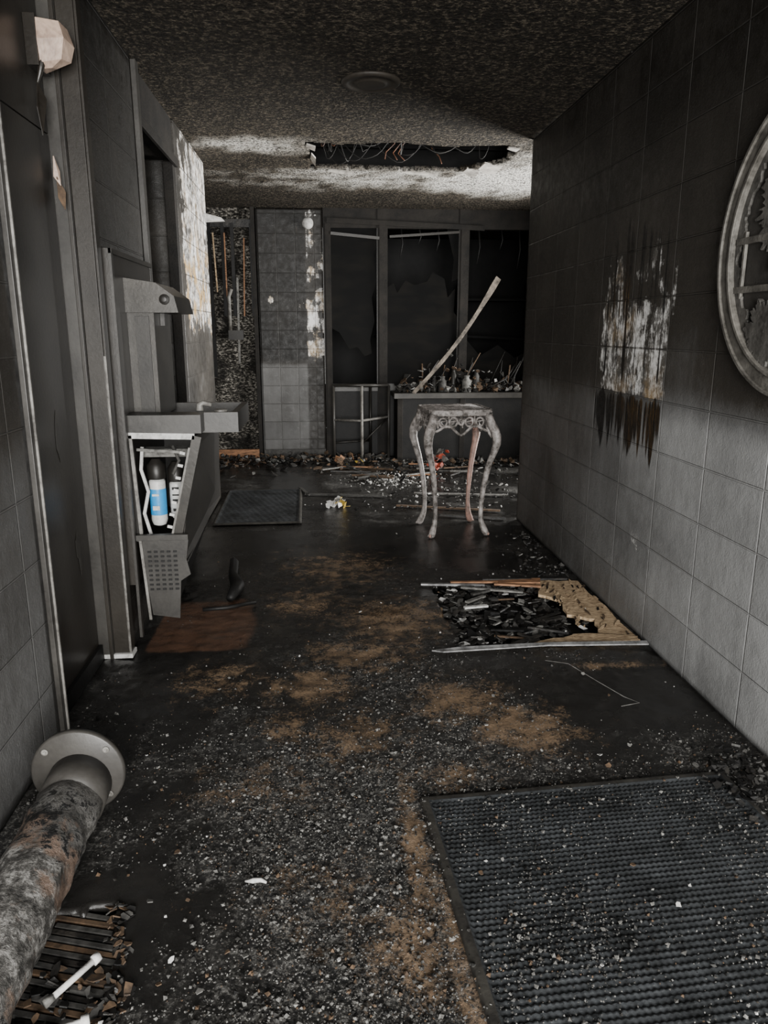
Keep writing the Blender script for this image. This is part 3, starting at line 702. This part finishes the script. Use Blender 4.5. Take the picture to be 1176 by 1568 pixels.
mb.bx(1.449, 1.460, cy + .345, cy + .357, cz - .16, cz + .06, M_ring)
mb.build("round_wall_medallion", .0015)

# ------------------------------------------------------------ fallen pipe with flange
mb = MB()
ax = (-.728, .098)
n = 78
pts = [(ax[0] + .006 * math.sin(i * .05), .78 + 1.23 * i / n, ax[1]) for i in range(n + 1)]
mb.tube(pts, .088, M_pipe, 48, jit=.008)
M_fl = sooty("flange_paint", (.050, .047, .042), (.022, .020, .018), amt=.48, rough=.4, scale=6, bump=.1)
mb.tube([(ax[0], 1.90, ax[1]), (ax[0], 2.01, ax[1] + .012)], .091, M_fl, 40)
Mf = Matrix.Translation((-.732, 1.995, .138)) @ Matrix.Rotation(math.radians(-90), 4, 'X') 
mb.lathe([(.02, 0), (.128, 0), (.134, .004), (.134, .018), (.128, .022), (.02, .022)], M_fl, Mf, 64)
for a in (40, 140, 255, 320):
    t = math.radians(a); c = Vector((-.732 + .113 * math.cos(t), 1.994, .138 + .113 * math.sin(t)))
    mb.lathe([(.010, -.001), (.010, .003), (.004, .003), (.003, .0)], M_edge, Matrix.Translation(c) @ Matrix.Rotation(math.radians(90), 4, 'X'), 14)
mb.build("fallen_flanged_pipe")

# ------------------------------------------------------------ mats
def ribbed_mat(name, x0, y0, w, d, rot, pitch, step, th=.012, border=.03):
    us = lin(0, w, step); vs_ = lin(0, d, step); c, s_ = math.cos(rot), math.sin(rot)
    verts = []
    for v in vs_:
        for u in us:
            e = min(u, w - u, v, d - v)
            if e < border * .999:
                z = th * sm(e, -.001, .006) + .002
            else:
                ph = v / pitch; row = int(ph)
                z = th * .45 + .0075 * max(0, math.sin(ph * 2 * math.pi)) ** .7 * (.68 + .32 * math.sin(u * 2 * math.pi / .016 + row * 2.1))
                z += .0012 * nz(u, v, 0, 60)
            z += .003 * nz(u, v, 4, 3)
            verts.append((x0 + u * c + v * s_, y0 + u * s_ - v * c, max(.0005, z)))
    nu = len(us); faces = []; mi = []
    for j in range(len(vs_) - 1):
        for i in range(nu - 1):
            faces.append((j * nu + i, (j + 1) * nu + i, (j + 1) * nu + i + 1, j * nu + i + 1))
            u, v = us[i], vs_[j]; mi.append(1 if min(u, w - u, v, d - v) < border * .8 else 0)
    me = bpy.data.meshes.new(name); me.from_pydata(verts, [], faces); me.materials.append(M_rubber); me.materials.append(M_rubber_e)
    me.polygons.foreach_set("material_index", mi); me.polygons.foreach_set("use_smooth", [True] * len(faces)); me.update()
    ob = bpy.data.objects.new(name, me); COL.objects.link(ob); ob.location = (0, 0, .003)
    return ob
ribbed_mat("ribbed_floor_mat", .275, 1.975, 1.0, 1.15, math.radians(3.2), .0185, .0042)
ribbed_mat("ribbed_floor_mat.001", -.84, 6.55, .66, 1.2, math.radians(1), .05, .012)

# ------------------------------------------------------------ floor hole contents and debris
mb = MB()
mb.prism([(.47, 3.02, .012), (.52, 3.00, .012), (1.0, 3.025, .014), (1.46, 3.00, .014), (1.46, 3.025, .020), (1.0, 3.045, .020), (.6, 3.035, .018)], (0, 0, .006), M_metal)
mb.build("metal_threshold_strip", .001)
mb = MB()
def plyp(pts, z, th, m): mb.prism([(x, y, z) for x, y in pts], (0, 0, th), m)
def ragged(pts, k=4, amp=.012):
    out = []
    for i, p in enumerate(pts):
        q = pts[(i + 1) % len(pts)]
        for j in range(k):
            t = j / k; out.append((p[0] + (q[0] - p[0]) * t + (R.uniform(-amp, amp) if j else 0), p[1] + (q[1] - p[1]) * t + (R.uniform(-amp, amp) if j else 0)))
    return out
plyp(ragged([(1.22, 3.94), (1.45, 3.92), (1.455, 3.12), (1.30, 3.16), (1.34, 3.35), (1.22, 3.42), (1.26, 3.6), (1.16, 3.72)]), -.012, .016, M_ply)
plyp(ragged([(.95, 3.075), (1.45, 3.07), (1.44, 3.13), (1.2, 3.16), (1.08, 3.12)]), .0, .012, M_ply)
plyp([(.98, 3.90), (1.22, 3.89), (1.24, 3.96), (1.0, 3.97)], .002, .012, M_orange)
for i in range(70):
    x = R.uniform(1.2, 1.45); y = R.uniform(3.12, 3.9)
    mb.flake((x, y, .006 + R.random() * .004), R.uniform(.006, .022), .0015, R.choice([M_ply, M_ply, M_ply, M_brown, M_black]), .06, 2.2, R.uniform(-.4, .4) + 1.2)
mb.build("broken_plywood", 0)
mb = MB()
for i in range(620):
    x = R.uniform(.62, 1.3); y = R.uniform(3.07, 3.92)
    if x > 1.2 and R.random() < .8: continue
    m = R.choice([M_char, M_black, M_char, M_dash, M_black, M_dash, M_char, M_black, M_ash])
    if R.random() < .05: m = M_white
    q = R.uniform(.008, .036) * (.8 if m is M_white else 1)
    mb.flake((x, y, -.05 + R.random() * .045), q, R.uniform(.002, .008), m, .28, R.uniform(1, 1.6))
for i in range(22):
    x = R.uniform(.72, 1.15); y = R.choice([R.uniform(3.78, 3.95), R.uniform(3.1, 3.3), R.uniform(3.3, 3.8)]); l = R.uniform(.06, .22); a = R.gauss(0, .4)
    mb.box((x, y, -.015 + R.random() * .02), (l, R.uniform(.01, .03), R.uniform(.004, .012)), R.choice([M_char, M_brown, M_char, M_char, M_dash, M_black]), (R.uniform(-8, 8), R.uniform(-5, 5), math.degrees(a)))
for (x, y, l, a, m) in ((.88, 3.93, .34, 2, M_orange), (.72, 3.90, .36, -3, M_metal), (1.08, 3.86, .26, -10, M_orange), (.92, 3.80, .34, -14, M_ash), (.78, 3.55, .13, 12, M_white), (.80, 3.66, .15, 40, M_ash), (1.15, 3.96, .5, 1, M_char)):
    mb.box((x, y, .010), (l, .022, .010), m, (0, 1.5, a))
mb.build("charred_floor_debris")

def pile(mb, n, fn, mats, s0, s1, z0=.004, zr=.02, ch=.4):
    for i in range(n):
        x, y = fn(); q = R.uniform(s0, s1) * (R.random() ** .7 + .3)
        m = R.choice(mats)
        if R.random() < ch: mb.chunk((x, y, z0 + q * .5 + R.random() * zr), q, m, .8)
        else: mb.flake((x, y, z0 + .004 + R.random() * zr), q, R.uniform(.002, .008), m, .3, R.uniform(1, 1.7))
    return mb
def f1():
    y = 4.0 + 1.0 * R.random() ** 1.5; return (min(1.43, 1.44 - abs(R.gauss(0, .10 + .1 * blob(y, 0, 4.2, 0, .25, 1)))), y)
pile(MB(), 170, f1, [M_char, M_black, M_black, M_dash, M_char, M_char, M_black, M_ash], .004, .017, .004, .006).build("charred_rubble")
pile(MB(), 190, lambda: (min(1.44, R.gauss(1.33, .07)), min(2.15, R.gauss(1.95, .09))), [M_char, M_black, M_dash, M_black], .005, .018, .012, .022).build("charred_rubble.001")
def f2():
    x = R.uniform(-1.1, 2.4); y = 8.3 - abs(R.gauss(0, .35))
    if x > .72: y = min(y - .3, 7.84 - .1 * R.random())
    return (x, y)
mb = MB()
pile(mb, 850, f2, [M_char, M_black, M_dash, M_ash, M_brown, M_char, M_brown, M_black, M_black], .01, .042, .004, .035)
def f3(): return (R.gauss(1.05, .4), R.uniform(5.7, 7.4))
pile(mb, 480, f3, [M_char, M_black, M_dash, M_ash, M_white, M_dash, M_black], .004, .020, .004, .010)
pile(mb, 300, lambda: (R.gauss(.62, .16), R.gauss(6.9, .18)), [M_white, M_ash, M_white, M_dash], .004, .014, .004, .01)  # white chips for glass glitter, also standing in for floor sheen
for i in range(24):
    x = R.uniform(-.0, 1.5); y = R.uniform(6.9, 7.75); l = R.uniform(.15, .45)
    mb.box((x, y, .02 + R.random() * .02), (l, .025, .012), R.choice([M_brown, M_char, M_dash, M_char, M_brown, M_ash, M_orange]), (R.uniform(-6, 6), R.uniform(-3, 3), R.gauss(0, 30)))
for (x0, y0, x1, y1, m) in ((-.15, 6.35, .55, 6.2, M_dash), (-.2, 6.62, -.12, 6.3, M_dash), (.6, 5.85, 1.4, 5.6, M_brown), (.8, 6.3, 1.6, 6.15, M_ash), (.3, 6.9, .6, 7.3, M_char), (.9, 5.5, 1.38, 5.35, M_char)):
    v = Vector((x1 - x0, y1 - y0, 0)); mb.box(((x0 + x1) / 2, (y0 + y1) / 2, .012), (v.length, .028, .012), m, (0, 0, math.degrees(math.atan2(v.y, v.x))))
for i in range(24): mb.flake((1.16 + R.gauss(0, .05), 7.3 + R.gauss(0, .04), .06 + R.random() * .16), R.uniform(.02, .05), .004, R.choice([M_red, M_red, M_ash, M_char]), .9)
for i in range(22): mb.flake((.25 + R.gauss(0, .12), 7.75 + R.gauss(0, .06), .03 + R.random() * .06), R.uniform(.02, .05), .004, R.choice([M_yellow, M_brown, M_dash, M_orange]), .7)
mb.build("lobby_debris")
mb = MB()
for i in range(22): mb.flake((.12 + R.gauss(0, .045), 5.85 + R.gauss(0, .06), .02 + R.random() * .04), R.uniform(.02, .04), .003, R.choice([M_yellow, M_yellow, M_dash, M_white]), .8)
mb.build("crumpled_yellow_packaging")

# lower-left broken ribbed board
mb = MB()
for i in range(22):
    y = 1.60 - i * .020; w_ = .10 + .03 * nz(i, 0, 0, .7)
    mb.box((-.585 + .02 * nz(i, 3, 0, .5), y, -.022 + .006 * nz(i, 5, 0, .5)), (2 * w_, .012, .012), M_brown if i % 4 == 1 else (M_char if i % 2 else M_dash), (0, R.uniform(-2, 2), -16))
mb.prism([(-.70, 1.62, -.04), (-.50, 1.58, -.04), (-.46, 1.2, -.04), (-.70, 1.16, -.04)], (0, 0, .012), M_char)
for i in range(110):
    t = R.random(); x = -.47 + .03 * nz(t * 8, 0, 0) - .06 * sm(t, .5, 1) + R.gauss(0, .012)
    mb.flake((x, 1.15 + t * .47, -.004 + R.random() * .010), R.uniform(.005, .015), .003, R.choice([M_brown, M_char, M_brown, M_dash, M_black]), .35, 1.4)
for i in range(90): mb.flake((R.uniform(-.66, -.46), R.uniform(1.12, 1.45), -.012 + R.random() * .012), R.uniform(.006, .02), .003, R.choice([M_char, M_black, M_dash, M_brown]), .3, 1.3)
mb.build("splintered_floorboard")
mb = MB()
for (a, b) in (((-.60, 1.33, .02), (-.53, 1.42, .03)), ((-.62, 1.24, .02), (-.51, 1.27, .025))):
    a = Vector(a); b = Vector(b); mb.tube([a, a.lerp(b, .5), b], .007, M_white, 10); d = (b - a).normalized()
    mb.tube([b - d * .004, b + d * .012], .012, M_white, 6); mb.tube([a - d * .01, a + d * .01], .010, M_ash, 6)
mb.build("door_hinge_bolts")

# ash gravel over the floor (single mass)
mb = MB()
mats_w = [M_dash] * 18 + [M_black] * 8 + [M_ash] * 12 + [M_brown] * 3 + [M_char] * 6
cnt = 0; tries = 0
while cnt < 24000 and tries < 300000:
    tries += 1
    u = R.random(); y = 1 / (1 / 1.05 + u * (1 / 6.2 - 1 / 1.05)) 
    x = R.uniform(-.92, 1.45)
    if abs(x) > .75 * y + .3: continue
    if x < -.80 and y > 3.0: continue
    r = floor_mask(x, y)
    if R.random() > (r[0] * 1.35 - .32) * (1 if y < 3 else .3) * (1 - .6 * min(1, r[1] + r[2])): continue
    if in_hole(x, y) or in_hole2(x, y): continue
    if x > .3 and x < 1.29 and y < 2.0 and R.random() < .75 - .4 * fb(x, y, 9, 3): continue
    if x < -.64 and y < 2.02: continue
    q = R.uniform(.0012, .0036) if R.random() < .90 else R.uniform(.0036, .0075)
    q *= (1 + .06 * y); z = .002 + q * .3
    if .27 < x < 1.3 and y < 2.0: z += .013
    mb.chunk((x, y, z), q, R.choice(mats_w), .8); cnt += 1
for i in range(200):
    u = R.random(); y = 1 / (1 / 1.1 + u * (1 / 6.5 - 1 / 1.1)); x = R.uniform(-.78, 1.42)
    if x < -.6 and y < 2.05: continue
    if abs(x) > .75 * y + .3: continue
    if in_hole2(x, y): continue
    z = .008 + (.012 if .27 < x < 1.3 and y < 2 else 0)
    (mb.chunk if R.random() < .6 else (lambda c, q, m, f: mb.flake(c, q * 1.3, .002, m, .3)))((x, y, z), R.uniform(.003, .008), R.choice([M_white, M_ash, M_ash, M_brown]), .7)
mb.tube([(-.22, 1.66, .012), (-.2, 1.655, .016), (-.18, 1.66, .013), (-.165, 1.65, .012)], [.003, .007, .006, .003], M_white, 6)
mb.build("ash_gravel", recalc=False)

mb = MB(); mb.tube([(-.55, 4.4, .02), (-.52, 4.1, .03), (-.47, 3.9, .04), (-.5, 3.75, .02)], [.03, .025, .035, .02], M_black, 8, jit=.01)
mb.tube([(-.62, 3.6, .02), (-.5, 3.62, .02), (-.36, 3.7, .015)], .01, M_black, 6); mb.build("charred_cable_bundle")
mb = MB(); mb.tube([(.95, 2.9, .006), (1.04, 2.86, .006), (1.10, 2.7, .006), (1.16, 2.55, .007), (1.2, 2.5, .006), (1.12, 2.48, .006)], .0013, M_ash, 6); mb.build("thin_wire")

# ------------------------------------------------------------ lights, world, camera
w = bpy.data.worlds.new("World"); sc.world = w; w.use_nodes = True
bg = w.node_tree.nodes["Background"]; bg.inputs[0].default_value = (.93, .96, 1.0, 1); bg.inputs[1].default_value = .8
def area(name, loc, tgt, sx, sy, e, col, spread=180):
    l = bpy.data.lights.new(name, 'AREA'); l.shape = 'RECTANGLE'; l.size = sx; l.size_y = sy; l.energy = e; l.color = col; l.spread = math.radians(spread)
    o = bpy.data.objects.new(name, l); o.location = loc; COL.objects.link(o)
    o.rotation_euler = (Vector(tgt) - Vector(loc)).to_track_quat('-Z', 'Y').to_euler(); return o
area("daylight_entrance", (.3, -2.6, 1.4), (.3, 4, 1.6), 2.3, 2.4, 740, (1.0, .985, .955))
area("daylight_lobby_window", (3.5, 6.6, 1.2), (-.8, 5.9, 2.0), 1.8, 1.6, 250, (1.0, .98, .94), 115)

cam = bpy.data.cameras.new("camera"); co = bpy.data.objects.new("camera", cam); COL.objects.link(co)
cam.sensor_fit = 'VERTICAL'; cam.sensor_height = 36; cam.sensor_width = 27; cam.lens = 26; cam.clip_start = .02
co.location = (0, 0, 1.4); co.rotation_euler = (math.radians(90 - 13.8), 0, math.radians(-4.86))
sc.camera = co
